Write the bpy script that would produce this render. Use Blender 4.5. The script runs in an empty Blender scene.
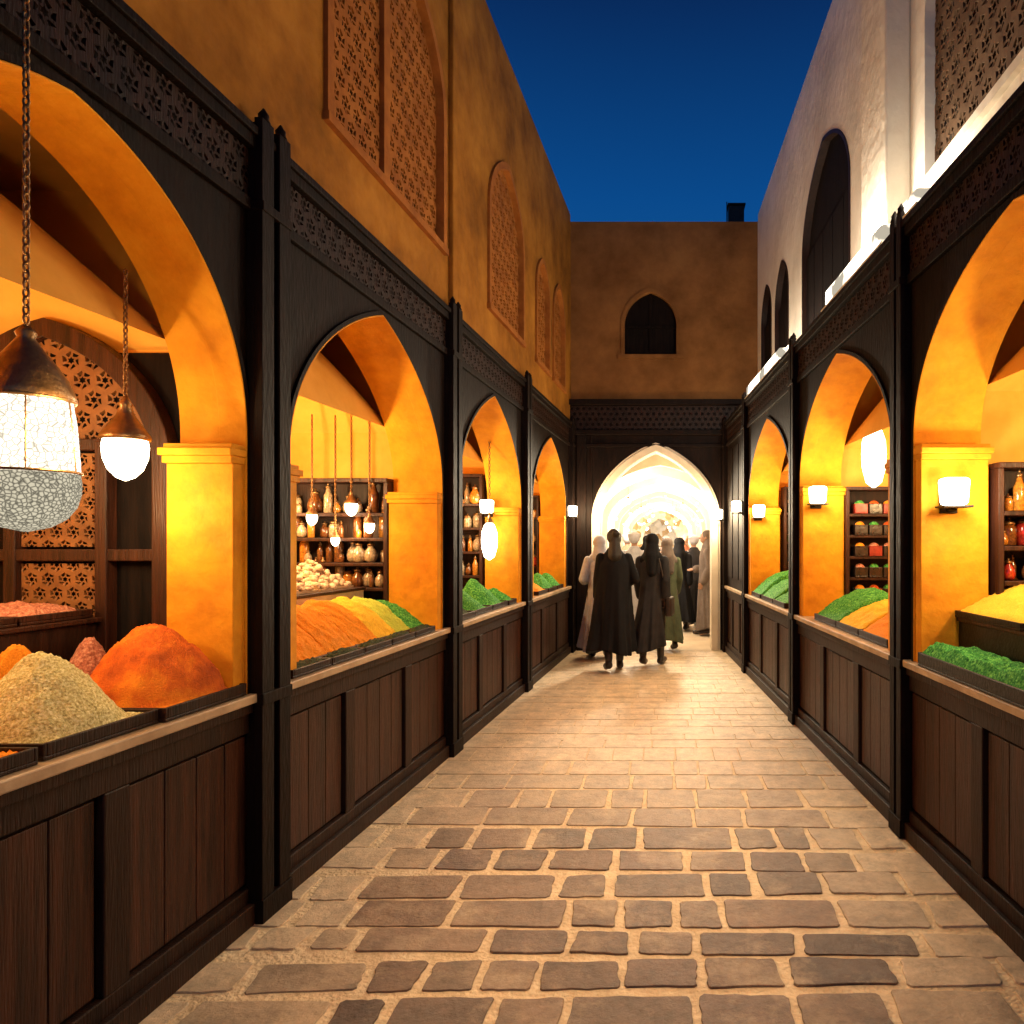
import bpy, bmesh, math, random
from mathutils import Vector, noise, Matrix
random.seed(7)
scene=bpy.context.scene
COL=scene.collection
PI=math.pi
H=1.6

# ---------------------------------------------------------------- materials
def nodes(name):
    m=bpy.data.materials.new(name); m.use_nodes=True
    nt=m.node_tree; b=nt.nodes['Principled BSDF']
    return m,nt,b
def pm(name,c1,c2,scale=4,rough=.7,bump=.2,bscale=30,stretch=(1,1,1),metal=0,detail=6,c3=None,spec=.5,bdist=.01):
    m,nt,b=nodes(name)
    tc=nt.nodes.new('ShaderNodeTexCoord'); mp=nt.nodes.new('ShaderNodeMapping')
    mp.inputs['Scale'].default_value=stretch
    nt.links.new(tc.outputs['Object'],mp.inputs['Vector'])
    n=nt.nodes.new('ShaderNodeTexNoise'); n.inputs['Scale'].default_value=scale; n.inputs['Detail'].default_value=detail
    n.inputs['Roughness'].default_value=.65
    nt.links.new(mp.outputs[0],n.inputs['Vector'])
    r=nt.nodes.new('ShaderNodeValToRGB'); e=r.color_ramp.elements
    e[0].position=.32; e[0].color=(*c1,1); e[1].position=.68; e[1].color=(*c2,1)
    if c3:
        x=r.color_ramp.elements.new(.5); x.color=(*c3,1)
    nt.links.new(n.outputs['Fac'],r.inputs['Fac']); nt.links.new(r.outputs['Color'],b.inputs['Base Color'])
    n2=nt.nodes.new('ShaderNodeTexNoise'); n2.inputs['Scale'].default_value=bscale; n2.inputs['Detail'].default_value=8
    nt.links.new(mp.outputs[0],n2.inputs['Vector'])
    bp=nt.nodes.new('ShaderNodeBump'); bp.inputs['Strength'].default_value=bump; bp.inputs['Distance'].default_value=bdist
    nt.links.new(n2.outputs['Fac'],bp.inputs['Height']); nt.links.new(bp.outputs['Normal'],b.inputs['Normal'])
    mr=nt.nodes.new('ShaderNodeMapRange'); mr.inputs['To Min'].default_value=max(0,rough-.12); mr.inputs['To Max'].default_value=min(1,rough+.12)
    nt.links.new(n2.outputs['Fac'],mr.inputs['Value']); nt.links.new(mr.outputs[0],b.inputs['Roughness'])
    b.inputs['Metallic'].default_value=metal
    b.inputs['Specular IOR Level'].default_value=spec
    return m
def mosaic(name,cols,scale=9):
    m,nt,b=nodes(name)
    tc=nt.nodes.new('ShaderNodeTexCoord'); v=nt.nodes.new('ShaderNodeTexVoronoi'); v.inputs['Scale'].default_value=scale
    nt.links.new(tc.outputs['Object'],v.inputs['Vector'])
    sp=nt.nodes.new('ShaderNodeSeparateColor'); nt.links.new(v.outputs['Color'],sp.inputs[0])
    r=nt.nodes.new('ShaderNodeValToRGB'); e=r.color_ramp.elements; r.color_ramp.interpolation='CONSTANT'
    e[0].position=0; e[0].color=(*cols[0],1); e[1].position=1/len(cols); e[1].color=(*cols[1],1)
    for i,c in enumerate(cols[2:]):
        x=e.new((i+2)/len(cols)); x.color=(*c,1)
    nt.links.new(sp.outputs[0],r.inputs['Fac']); nt.links.new(r.outputs['Color'],b.inputs['Base Color'])
    bp=nt.nodes.new('ShaderNodeBump'); bp.inputs['Strength'].default_value=.9; bp.inputs['Distance'].default_value=.06
    nt.links.new(v.outputs['Distance'],bp.inputs['Height']); nt.links.new(bp.outputs['Normal'],b.inputs['Normal'])
    b.inputs['Roughness'].default_value=.45
    return m
def em(name,c,s,pattern=None,lo=.1,patch=None):
    m=bpy.data.materials.new(name); m.use_nodes=True; nt=m.node_tree
    nt.nodes.clear(); o=nt.nodes.new('ShaderNodeOutputMaterial'); e=nt.nodes.new('ShaderNodeEmission')
    r=nt.nodes.new('ShaderNodeMapRange'); tc=nt.nodes.new('ShaderNodeTexCoord')
    if pattern:
        n=nt.nodes.new('ShaderNodeTexVoronoi'); n.feature='DISTANCE_TO_EDGE'; n.inputs['Scale'].default_value=pattern
        nt.links.new(tc.outputs['Object'],n.inputs['Vector'])
        r.inputs['From Max'].default_value=.22; r.inputs['To Min'].default_value=s*lo; r.inputs['To Max'].default_value=s
        nt.links.new(n.outputs['Distance'],r.inputs['Value'])
    else:
        n=nt.nodes.new('ShaderNodeTexNoise'); n.inputs['Scale'].default_value=patch or 30; n.inputs['Detail'].default_value=3
        nt.links.new(tc.outputs['Object'],n.inputs['Vector'])
        if patch:
            r.inputs['From Min'].default_value=.42; r.inputs['From Max'].default_value=.58
            r.inputs['To Min'].default_value=s*.06; r.inputs['To Max'].default_value=s
        else: r.inputs['To Min'].default_value=s*.8; r.inputs['To Max'].default_value=s*1.2
        nt.links.new(n.outputs['Fac'],r.inputs['Value'])
    nt.links.new(r.outputs[0],e.inputs['Strength'])
    e.inputs['Color'].default_value=(*c,1); nt.links.new(e.outputs[0],o.inputs['Surface'])
    return m
def grain(name,c1,c2,c3,sc=170):
    return pm(name,c1,c2,scale=sc,rough=.85,bump=.9,bscale=sc*1.1,detail=3,c3=c3,bdist=.006,spec=.2)

M={}
M['wood']=pm('dark_carved_wood',(.0032,.0016,.0013),(.012,.005,.0032),scale=5,rough=.6,bump=.4,bscale=22,stretch=(3,3,.6),spec=.12)
M['wood2']=pm('walnut_wood',(.008,.0032,.002),(.030,.011,.006),scale=6,rough=.5,bump=.4,bscale=30,stretch=(5,5,.4),spec=.22)
M['panel']=pm('reddish_wood_panel',(.010,.0032,.002),(.062,.020,.010),scale=5,rough=.42,bump=.5,bscale=26,stretch=(7,7,.35),spec=.32)
M['ochre']=pm('ochre_plaster',(.56,.21,.006),(.86,.42,.020),scale=2.6,rough=.75,bump=.6,bscale=14,c3=(.74,.32,.010),spec=.3,bdist=.015)
M['ochreroom']=pm('ochre_room_plaster',(.68,.34,.04),(.86,.50,.09),scale=2.2,rough=.8,bump=.3,bscale=14)
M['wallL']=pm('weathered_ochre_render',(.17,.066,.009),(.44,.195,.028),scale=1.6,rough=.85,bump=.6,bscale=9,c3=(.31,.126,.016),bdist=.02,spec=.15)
M['wallR']=pm('cream_render',(.66,.60,.49),(.88,.83,.72),scale=1.1,rough=.85,bump=.5,bscale=10,c3=(.80,.74,.62),bdist=.02,spec=.2)
M['wallE']=pm('brown_render',(.15,.063,.018),(.31,.142,.044),scale=1.5,rough=.85,bump=.5,bscale=10,bdist=.02,spec=.15)
M['screenL']=pm('terracotta_screen',(.24,.078,.013),(.40,.145,.026),scale=6,rough=.75,bump=.3,bscale=30,spec=.2)
M['screenR']=pm('dark_stone_screen',(.10,.058,.033),(.19,.12,.07),scale=6,rough=.75,bump=.3,bscale=30,spec=.2)
M['dark']=pm('dark_shutter',(.004,.003,.003),(.014,.008,.006),scale=6,rough=.8,bump=.2,stretch=(5,5,.5),spec=.1)
M['darkback']=pm('recess_shade',(.010,.004,.002),(.020,.009,.005),scale=6,rough=.9,spec=.1)  # recess shade behind pierced screens, put into the colour
M['cream']=pm('cream_stone',(.70,.61,.47),(.82,.74,.60),scale=3,rough=.7,bump=.35,bscale=20)
M['ledge']=pm('counter_stone',(.32,.22,.13),(.52,.39,.25),scale=5,rough=.45,bump=.2,bscale=30)
M['bronze']=pm('aged_bronze',(.16,.09,.04),(.36,.21,.09),scale=14,rough=.38,bump=.3,bscale=50,metal=.85)
M['iron']=pm('black_iron',(.010,.009,.008),(.026,.022,.018),scale=14,rough=.5,bump=.3,bscale=60,metal=.5)
M['filigree']=em('pierced_pale_metal_glow',(.98,.88,.64),.72,pattern=105,lo=.16)
M['lamp']=em('frosted_lamp_glow',(1,.80,.52),14)
M['lampw']=em('warm_lamp_glow',(1,.84,.58),9)
M['lampbig']=em('lantern_glass_glow',(1,.88,.68),3.4,pattern=62,lo=.16)
M['cove']=em('cove_strip_glow',(1,.88,.68),9,patch=2.6)
M['sand']=pm('sandy_mortar',(.58,.43,.26),(.86,.69,.46),scale=9,rough=.75,bump=.9,bscale=50,bdist=.014)
M['pcream']=mosaic('passage_mosaic',[(.86,.78,.62),(.78,.64,.42),(.88,.82,.70),(.50,.30,.12),(.84,.74,.54),(.88,.82,.70),(.66,.46,.24)],6)
M['red']=grain('paprika',(.34,.04,.008),(.72,.17,.02),(.55,.09,.012))
M['blend']=pm('rusty_orange_spice',(.30,.055,.012),(.82,.28,.02),scale=7,rough=.85,bump=.9,bscale=180,detail=14,c3=(.62,.13,.014),bdist=.006,spec=.2)
M['orange']=grain('turmeric_orange',(.62,.20,.01),(.85,.36,.03),(.75,.27,.015))
M['yellow']=grain('yellow_spice',(.72,.42,.03),(.90,.62,.08),(.82,.52,.04))
M['pale']=grain('pale_seed',(.28,.23,.08),(.85,.82,.52),(.58,.54,.25),sc=120)
M['ygreen']=grain('henna_powder',(.36,.44,.04),(.60,.68,.12),(.48,.56,.07))
M['green']=grain('dried_green_herb',(.008,.08,.015),(.20,.56,.10),(.05,.28,.05),sc=70)
M['dgreen']=grain('dark_dried_herb',(.012,.018,.006),(.08,.085,.02),(.03,.04,.012),sc=80)
M['brown']=grain('pink_brown_spice',(.24,.07,.04),(.66,.34,.22),(.44,.17,.11),sc=90)
M['nuts']=pm('pale_nuts',(.42,.28,.16),(.78,.64,.45),scale=14,rough=.6,bump=.5,bscale=50)
M['skin']=pm('skin',(.30,.16,.10),(.36,.20,.13),scale=9,rough=.55,bump=.1,bscale=80)
M['hair']=pm('black_hair',(.006,.005,.004),(.02,.014,.011),scale=40,rough=.5,bump=.6,bscale=90,stretch=(4,4,.7))
M['eye']=pm('dark_eye',(.01,.01,.01),(.02,.015,.01),rough=.2)
M['leather']=pm('dark_leather',(.015,.010,.008),(.04,.025,.018),scale=12,rough=.45)
def cloth(name,c):
    return pm(name,tuple(x*.75 for x in c),tuple(min(1,x*1.2) for x in c),scale=7,rough=.9,bump=.5,bscale=140,spec=.2,bdist=.004)
def jarmat(name,c):
    return pm(name,tuple(x*.35 for x in c),c,scale=60,rough=.13,bump=.15,bscale=40,detail=2,spec=.8)
JM=[jarmat('jar_amber',(.62,.24,.03)),jarmat('jar_red',(.42,.03,.015)),jarmat('jar_cream',(.5,.38,.24)),jarmat('jar_olive',(.12,.15,.03)),jarmat('jar_brown',(.2,.07,.02))]

def pave_mat():
    m,nt,b=nodes('worn_paving_stone')
    a=nt.nodes.new('ShaderNodeAttribute'); a.attribute_name='tint'
    tc=nt.nodes.new('ShaderNodeTexCoord')
    n=nt.nodes.new('ShaderNodeTexNoise'); n.inputs['Scale'].default_value=7; n.inputs['Detail'].default_value=12; n.inputs['Roughness'].default_value=.78
    nt.links.new(tc.outputs['Object'],n.inputs['Vector'])
    mr=nt.nodes.new('ShaderNodeMapRange'); mr.inputs['From Min'].default_value=.3; mr.inputs['From Max'].default_value=.7; mr.inputs['To Min'].default_value=.52; mr.inputs['To Max'].default_value=1.46
    nt.links.new(n.outputs['Fac'],mr.inputs['Value'])
    mx=nt.nodes.new('ShaderNodeMix'); mx.data_type='RGBA'; mx.blend_type='MULTIPLY'; mx.inputs['Factor'].default_value=1
    nt.links.new(a.outputs['Color'],mx.inputs['A']); nt.links.new(mr.outputs[0],mx.inputs['B'])
    n3=nt.nodes.new('ShaderNodeTexNoise'); n3.inputs['Scale'].default_value=2.2; n3.inputs['Detail'].default_value=9; n3.inputs['Roughness'].default_value=.75
    nt.links.new(tc.outputs['Object'],n3.inputs['Vector'])
    m3=nt.nodes.new('ShaderNodeMapRange'); m3.inputs['From Min'].default_value=.50; m3.inputs['From Max'].default_value=.72; m3.inputs['To Max'].default_value=.8
    nt.links.new(n3.outputs['Fac'],m3.inputs['Value'])
    mx2=nt.nodes.new('ShaderNodeMix'); mx2.data_type='RGBA'; mx2.inputs['B'].default_value=(.60,.45,.29,1)
    nt.links.new(m3.outputs[0],mx2.inputs['Factor']); nt.links.new(mx.outputs['Result'],mx2.inputs['A'])
    nt.links.new(mx2.outputs['Result'],b.inputs['Base Color'])
    n2=nt.nodes.new('ShaderNodeTexNoise'); n2.inputs['Scale'].default_value=22; n2.inputs['Detail'].default_value=10; n2.inputs['Roughness'].default_value=.75
    nt.links.new(tc.outputs['Object'],n2.inputs['Vector'])
    bp=nt.nodes.new('ShaderNodeBump'); bp.inputs['Strength'].default_value=.75; bp.inputs['Distance'].default_value=.014
    nt.links.new(n2.outputs['Fac'],bp.inputs['Height']); nt.links.new(bp.outputs['Normal'],b.inputs['Normal'])
    r2=nt.nodes.new('ShaderNodeMapRange'); r2.inputs['To Min'].default_value=.22; r2.inputs['To Max'].default_value=.7
    nt.links.new(n2.outputs['Fac'],r2.inputs['Value']); nt.links.new(r2.outputs[0],b.inputs['Roughness'])
    return m
M['pave']=pave_mat()

# ---------------------------------------------------------------- mesh builder
class MB:
    def __init__(s): s.v=[];s.f=[];s.m=[];s.sm=[]
    def add(s,vs,fs,m=0,sm=False):
        o=len(s.v); s.v+=[tuple(v) for v in vs]
        for f in fs: s.f.append(tuple(i+o for i in f)); s.m.append(m); s.sm.append(sm)
    def quad(s,a,b,c,d,m=0): s.add([a,b,c,d],[(0,1,2,3)],m)
    def box(s,P,u0,u1,v0,v1,w0,w1,m=0):
        vs=[P(u,v,w) for u in(u0,u1) for v in(v0,v1) for w in(w0,w1)]
        s.add(vs,[(0,1,3,2),(4,6,7,5),(0,4,5,1),(2,3,7,6),(0,2,6,4),(1,5,7,3)],m)
    def lathe(s,c,prof,seg=24,m=0,sm=True,sx=1,sy=1,cap=True):
        vs=[];fs=[];n=len(prof)
        for r,z in prof:
            for j in range(seg):
                a=2*PI*j/seg; vs.append((c[0]+r*sx*math.cos(a),c[1]+r*sy*math.sin(a),c[2]+z))
        for i in range(n-1):
            for j in range(seg):
                k=(j+1)%seg; fs.append((i*seg+j,i*seg+k,(i+1)*seg+k,(i+1)*seg+j))
        if cap:
            fs.append(tuple(range(seg))); fs.append(tuple((n-1)*seg+j for j in range(seg)))
        s.add(vs,fs,m,sm)
    def caps(s,p0,p1,r0,r1,seg=12,m=0):
        p0=Vector(p0);p1=Vector(p1);d=p1-p0;L=d.length
        if L<1e-6: d=Vector((0,0,1));L=1e-4
        q=Vector((0,0,1)).rotation_difference(d.normalized())
        prof=[]
        for i in range(5):
            a=-PI/2+PI/2*i/4; prof.append((max(r0*math.cos(a),r0*.02),r0*math.sin(a)))
        for i in range(5):
            a=PI/2*i/4; prof.append((max(r1*math.cos(a),r1*.02),L+r1*math.sin(a)))
        t=MB(); t.lathe((0,0,0),prof,seg)
        s.add([p0+q@Vector(v) for v in t.v],t.f,m,True)
    def ell(s,c,rx,ry,rz,seg=20,rings=12,m=0):
        prof=[(max(math.cos(-PI/2+PI*i/rings),.01),rz*math.sin(-PI/2+PI*i/rings)) for i in range(rings+1)]
        t=MB(); t.lathe((0,0,0),prof,seg,sx=rx,sy=ry)
        s.add([(v[0]+c[0],v[1]+c[1],v[2]+c[2]) for v in t.v],t.f,m,True)
    def torus(s,c,R,r,rx=0,m=0,seg=12,st=6,sz=1.0,axis='y'):
        vs=[];fs=[]
        for i in range(seg):
            a=2*PI*i/seg
            for j in range(st):
                b=2*PI*j/st
                x=(R+r*math.cos(b))*math.cos(a); z=(R*sz+r*math.cos(b))*math.sin(a); y=r*math.sin(b)
                if axis=='x': x,y=y,x
                if axis=='z': y,z=z,y
                vs.append((c[0]+x,c[1]+y,c[2]+z))
        for i in range(seg):
            for j in range(st):
                i2=(i+1)%seg;j2=(j+1)%st
                fs.append((i*st+j,i2*st+j,i2*st+j2,i*st+j2))
        s.add(vs,fs,m,True)
    def build(s,name,mats,parent=None,base=None,bevel=0):
        bx,by,bz=base if base is not None else ((parent.location) if parent else (0,0,0))
        me=bpy.data.meshes.new(name)
        me.from_pydata([(x-bx,y-by,z-bz) for x,y,z in s.v],[],s.f)
        if not isinstance(mats,(list,tuple)): mats=[mats]
        for mt in mats: me.materials.append(mt)
        me.polygons.foreach_set('material_index',s.m); me.polygons.foreach_set('use_smooth',s.sm)
        bm=bmesh.new(); bm.from_mesh(me); bmesh.ops.recalc_face_normals(bm,faces=bm.faces); bm.to_mesh(me); bm.free()
        o=bpy.data.objects.new(name,me); COL.objects.link(o)
        if parent: o.parent=parent
        else: o.location=(bx,by,bz)
        if bevel:
            b=o.modifiers.new('bevel','BEVEL'); b.width=bevel; b.segments=2; b.limit_method='ANGLE'; b.angle_limit=math.radians(50)
        return o
I=lambda x,y,z:(x,y,z)
def tag(o,label,cat,group=None,kind=None):
    o['label']=label; o['category']=cat
    if group:o['group']=group
    if kind:o['kind']=kind
    return o
def top(name,loc,label,cat,group=None):
    o=bpy.data.objects.new(name,None); COL.objects.link(o); o.location=loc; o.empty_display_size=.1
    return tag(o,label,cat,group)
def clone(root,loc,rot=0,sc=1,label=None):
    n=root.copy(); COL.objects.link(n); n.location=loc; n.rotation_euler=(0,0,rot); n.scale=(sc,)*3
    for c in [c for c in root.children]:
        if c.type=='LIGHT': continue
        k=c.copy(); COL.objects.link(k); k.parent=n
    if label:n['label']=label
    return n
def light(loc,W,col=(1,.62,.28),r=.05,name='lamp_light',parent=None,aim=None,cone=100):
    l=bpy.data.lights.new(name,'SPOT' if aim else 'POINT'); l.energy=W; l.color=col; l.shadow_soft_size=r
    o=bpy.data.objects.new(name,l); COL.objects.link(o)
    if aim:
        l.spot_size=math.radians(cone); l.spot_blend=1
        o.rotation_euler=(Vector(aim)-Vector(loc)).to_track_quat('-Z','Y').to_euler()
    if parent: o.parent=parent; o.location=Vector(loc)-Vector(parent.location)
    else:o.location=loc
    return o

# ---------------------------------------------------------------- arches
def arch(a0,a1,h0,hc,e=.12,n=26):
    W=(a1-a0)/2;c=(a0+a1)/2;R=W+e;raw=math.sqrt(R*R-e*e);k=raw/(hc-h0);tm=math.acos(e/R)
    pts=[]
    for i in range(n+1):
        th=tm*i/n; pts.append((c-(R*math.cos(th)-e),h0+R*math.sin(th)/k))
    right=[(2*c-x,h) for x,h in pts[:-1]][::-1]
    return pts+right
def archtop(op):
    a0,a1,base,h0,hc,e=op; W=(a1-a0)/2;c=(a0+a1)/2;R=W+e;k=math.sqrt(R*R-e*e)/(hc-h0)
    def f(u):
        x=min(abs(u-c),W); q=(x+e)/R
        return h0+R*math.sqrt(max(0,1-q*q))/k
    return f
def wall_open(mb,P,s0,s1,t,hb,ht,ops,m=0):
    cur=s0
    for op in sorted(ops):
        a0,a1,base,h0,hc,e=op
        if a0>cur+1e-4: mb.quad(P(cur,t,hb),P(a0,t,hb),P(a0,t,ht),P(cur,t,ht),m)
        if base>hb+1e-4: mb.quad(P(a0,t,hb),P(a1,t,hb),P(a1,t,base),P(a0,t,base),m)
        pts=arch(a0,a1,h0,hc,e)
        for (x0,y0),(x1,y1) in zip(pts[:-1],pts[1:]):
            mb.quad(P(x0,t,y0),P(x1,t,y1),P(x1,t,ht),P(x0,t,ht),m)
        cur=a1
    if cur<s1-1e-4: mb.quad(P(cur,t,hb),P(s1,t,hb),P(s1,t,ht),P(cur,t,ht),m)
def outline(op):
    a0,a1,base,h0,hc,e=op
    return [(a0,base)]+arch(a0,a1,h0,hc,e)+[(a1,base)]
def reveal(mb,P,op,t0,t1,m=0,sill=True):
    pts=outline(op)
    if sill: pts=pts+[pts[0]]
    vs=[];fs=[]
    for x,y in pts: vs.append(P(x,t0,y)); vs.append(P(x,t1,y))
    for i in range(len(pts)-1): fs.append((2*i,2*i+2,2*i+3,2*i+1))
    mb.add(vs,fs,m,False)
def band(mb,P,op,o0,o1,t0,t1,m=0):
    pts=outline(op); n=len(pts); A=[];B=[]
    for i,(x,y) in enumerate(pts):
        x0,y0=pts[max(0,i-1)];x1,y1=pts[min(n-1,i+1)]
        dx,dy=x1-x0,y1-y0;L=math.hypot(dx,dy) or 1
        nx,ny=-dy/L,dx/L
        if i in(0,n-1): ny=0; nx=-1 if i==0 else 1
        A.append((x+nx*o0,y+ny*o0));B.append((x+nx*o1,y+ny*o1))
    vs=[];fs=[]
    for (ax,ay),(bx,by) in zip(A,B):
        vs+= [P(ax,t0,ay),P(bx,t0,by),P(bx,t1,by),P(ax,t1,ay)]
    for i in range(n-1):
        for j in range(4):
            k=(j+1)%4; fs.append((4*i+j,4*i+k,4*i+4+k,4*i+4+j))
    fs.append((0,1,2,3)); fs.append(tuple(4*(n-1)+j for j in range(4)))
    mb.add(vs,fs,m)
def lattice(mb,P,u0,u1,v0,v1,cell,depth,t=0,topf=None,m=0,hole=(.31,.085),K=18,ros=False):
    """pierced screen: six-lobed openings on a hexagonal grid, optional rosette inside each"""
    R=cell/math.sqrt(3);row=cell*.8660254
    nv=int((v1-v0)/row)+2;nu=int((u1-u0)/cell)+2
    for j in range(nv):
        for i in range(nu):
            cx=u0+cell*(i+.5*(j%2));cy=v0+row*j
            if topf and cy-R>topf(min(max(cx,u0),u1)): continue
            if cx-R>u1 or cy-R>v1: continue
            def clampf(x,y):
                x=min(max(x,u0),u1); y=min(max(y,v0),v1)
                if topf: y=min(y,topf(x))
                return (x,y)
            O=[];N=[];A=[];B=[]
            for k in range(K):
                a=PI/2+k*2*PI/K
                q=((a-PI/2)%(PI/3))-PI/6
                ro=(cell/2)/math.cos(q)
                ri=cell*(hole[0]+hole[1]*math.cos(6*(a-PI/2)+(0 if ros else ((i+j)%2)*PI)))
                O.append(clampf(cx+ro*math.cos(a),cy+ro*math.sin(a))); N.append(clampf(cx+ri*math.cos(a),cy+ri*math.sin(a)))
                if ros:
                    r1=cell*(.235+.075*math.cos(6*(a-PI/2))); r2=r1*.55
                    A.append(clampf(cx+r1*math.cos(a),cy+r1*math.sin(a))); B.append(clampf(cx+r2*math.cos(a),cy+r2*math.sin(a)))
            vs=[P(x,t,y) for x,y in O]+[P(x,t,y) for x,y in N]+[P(x,t+depth,y) for x,y in N]
            fs=[]
            for k in range(K):
                q=(k+1)%K
                fs.append((k,q,K+q,K+k)); fs.append((K+k,K+q,2*K+q,2*K+k))
            if ros:
                vs+=[P(x,t+depth*.15,y) for x,y in A]+[P(x,t+depth*.15,y) for x,y in B]
                for k in range(K):
                    q=(k+1)%K; fs.append((3*K+k,3*K+q,4*K+q,4*K+k))
                    if k%3==0:  # spoke joining rosette to the web
                        fs.append((K+k,K+q,3*K+q,3*K+k))
            mb.add(vs,fs,m)

PL=lambda s,t,h:(-1.9+.057*s-t,s,h)
PR=lambda s,t,h:(1.575-.058*s+t,s,h)
PR2=lambda s,t,h:(1.66-.022*s+t,s,h)
PE=lambda x,t,h:(x,10.4+t,h)
TOP=6.35

# ---------------------------------------------------------------- ground
g=MB(); g.quad((-60,-30,-.004),(60,-30,-.004),(60,90,-.004),(-60,90,-.004))
tag(g.build('ground',M['sand']),'bare sandy ground under the alley','ground',kind='structure')
g=MB(); cols=[]
y=.35
def xl(s): return -1.9+.057*s
def xr(s): return 1.575-.058*s
MORT=(.70,.545,.37)
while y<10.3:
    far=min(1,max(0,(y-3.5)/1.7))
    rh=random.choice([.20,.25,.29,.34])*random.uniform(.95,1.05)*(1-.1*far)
    x0=xl(y)-.1; xe=xr(y)+.1
    gap=random.uniform(.030,.044)*(1-.8*far)
    x=x0-random.uniform(0,.3)
    skew=random.uniform(-.025,.025)
    while x<xe:
        w=random.choice([.20,.24,.29,.34,.40,.48])*random.uniform(.9,1.1)
        a0,a1=x+gap/2,x+w-gap/2; b0,b1=y+gap/2,y+rh-gap/2
        a0c=max(a0,x0)
        if a1-a0c>.06:
            j=lambda q=.012: random.uniform(-q,q)
            c=random.uniform(.005,.016)
            z_=1-.8*far
            d=[j(.013)*z_ for _ in range(4)]; ee=[j(.010)*z_ for _ in range(4)]
            base=[(a0c+c+d[0],b0+ee[0]),(a1-c+d[1],b0+ee[1]),(a1+d[1],b0+c+ee[1]),(a1+d[2],b1-c+ee[2]),(a1-c+d[2],b1+ee[2]),(a0c+c+d[3],b1+ee[3]),(a0c+d[3],b1-c+ee[3]),(a0c+d[0],b0+c+ee[0])]
            P8=[]
            for i in range(8):
                p=base[i];q=base[(i+1)%8]
                P8.append(p)
                if i%2==0:
                    for f in(.2,.4,.6,.8): P8.append((p[0]+(q[0]-p[0])*f+j(.005)*z_,p[1]+(q[1]-p[1])*f+j(.005)*z_))
            cx=sum(p[0] for p in P8)/len(P8);cy=sum(p[1] for p in P8)/len(P8)
            hw=(a1-a0c)/2;hv=(b1-b0)/2
            hh=random.uniform(.002,.005)*(1-.95*far)
            tx,ty=random.uniform(-.007,.007)*(1-far),random.uniform(-.007,.007)*(1-far)
            zz=lambda p,h:h+(p[0]-cx)*tx+(p[1]-cy)*ty
            n=len(P8)
            sh=lambda p,d:(cx+(p[0]-cx)*(1-d/hw),cy+(p[1]-cy)*(1-d/hv))
            sk=lambda p:(p[0],p[1]+skew*(p[0]))
            vs=[]
            for p in P8: q=sk(p); vs.append((*q,-.003))
            for p in P8: q=sk(sh(p,.002)); vs.append((*q,zz(p,hh*.8)))
            for p in P8: q=sk(sh(p,.005)); vs.append((*q,zz(p,hh)))
            fs=[(i,(i+1)%n,n+(i+1)%n,n+i) for i in range(n)]+[(n+i,n+(i+1)%n,2*n+(i+1)%n,2*n+i) for i in range(n)]+[tuple(range(2*n,3*n))]
            g.add(vs,fs,0)
            v=random.uniform(.7,1.3)
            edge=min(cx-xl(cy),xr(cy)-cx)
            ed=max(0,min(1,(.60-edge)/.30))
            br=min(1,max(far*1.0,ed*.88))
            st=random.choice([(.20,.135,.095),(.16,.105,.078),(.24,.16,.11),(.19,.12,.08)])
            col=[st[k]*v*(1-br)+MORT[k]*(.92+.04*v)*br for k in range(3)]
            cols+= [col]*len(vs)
        x+=w
    y+=rh
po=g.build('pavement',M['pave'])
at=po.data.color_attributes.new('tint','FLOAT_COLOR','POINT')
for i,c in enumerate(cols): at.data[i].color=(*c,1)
tag(po,'worn rectangular stone paving with sandy joints','pavement',kind='structure')

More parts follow.
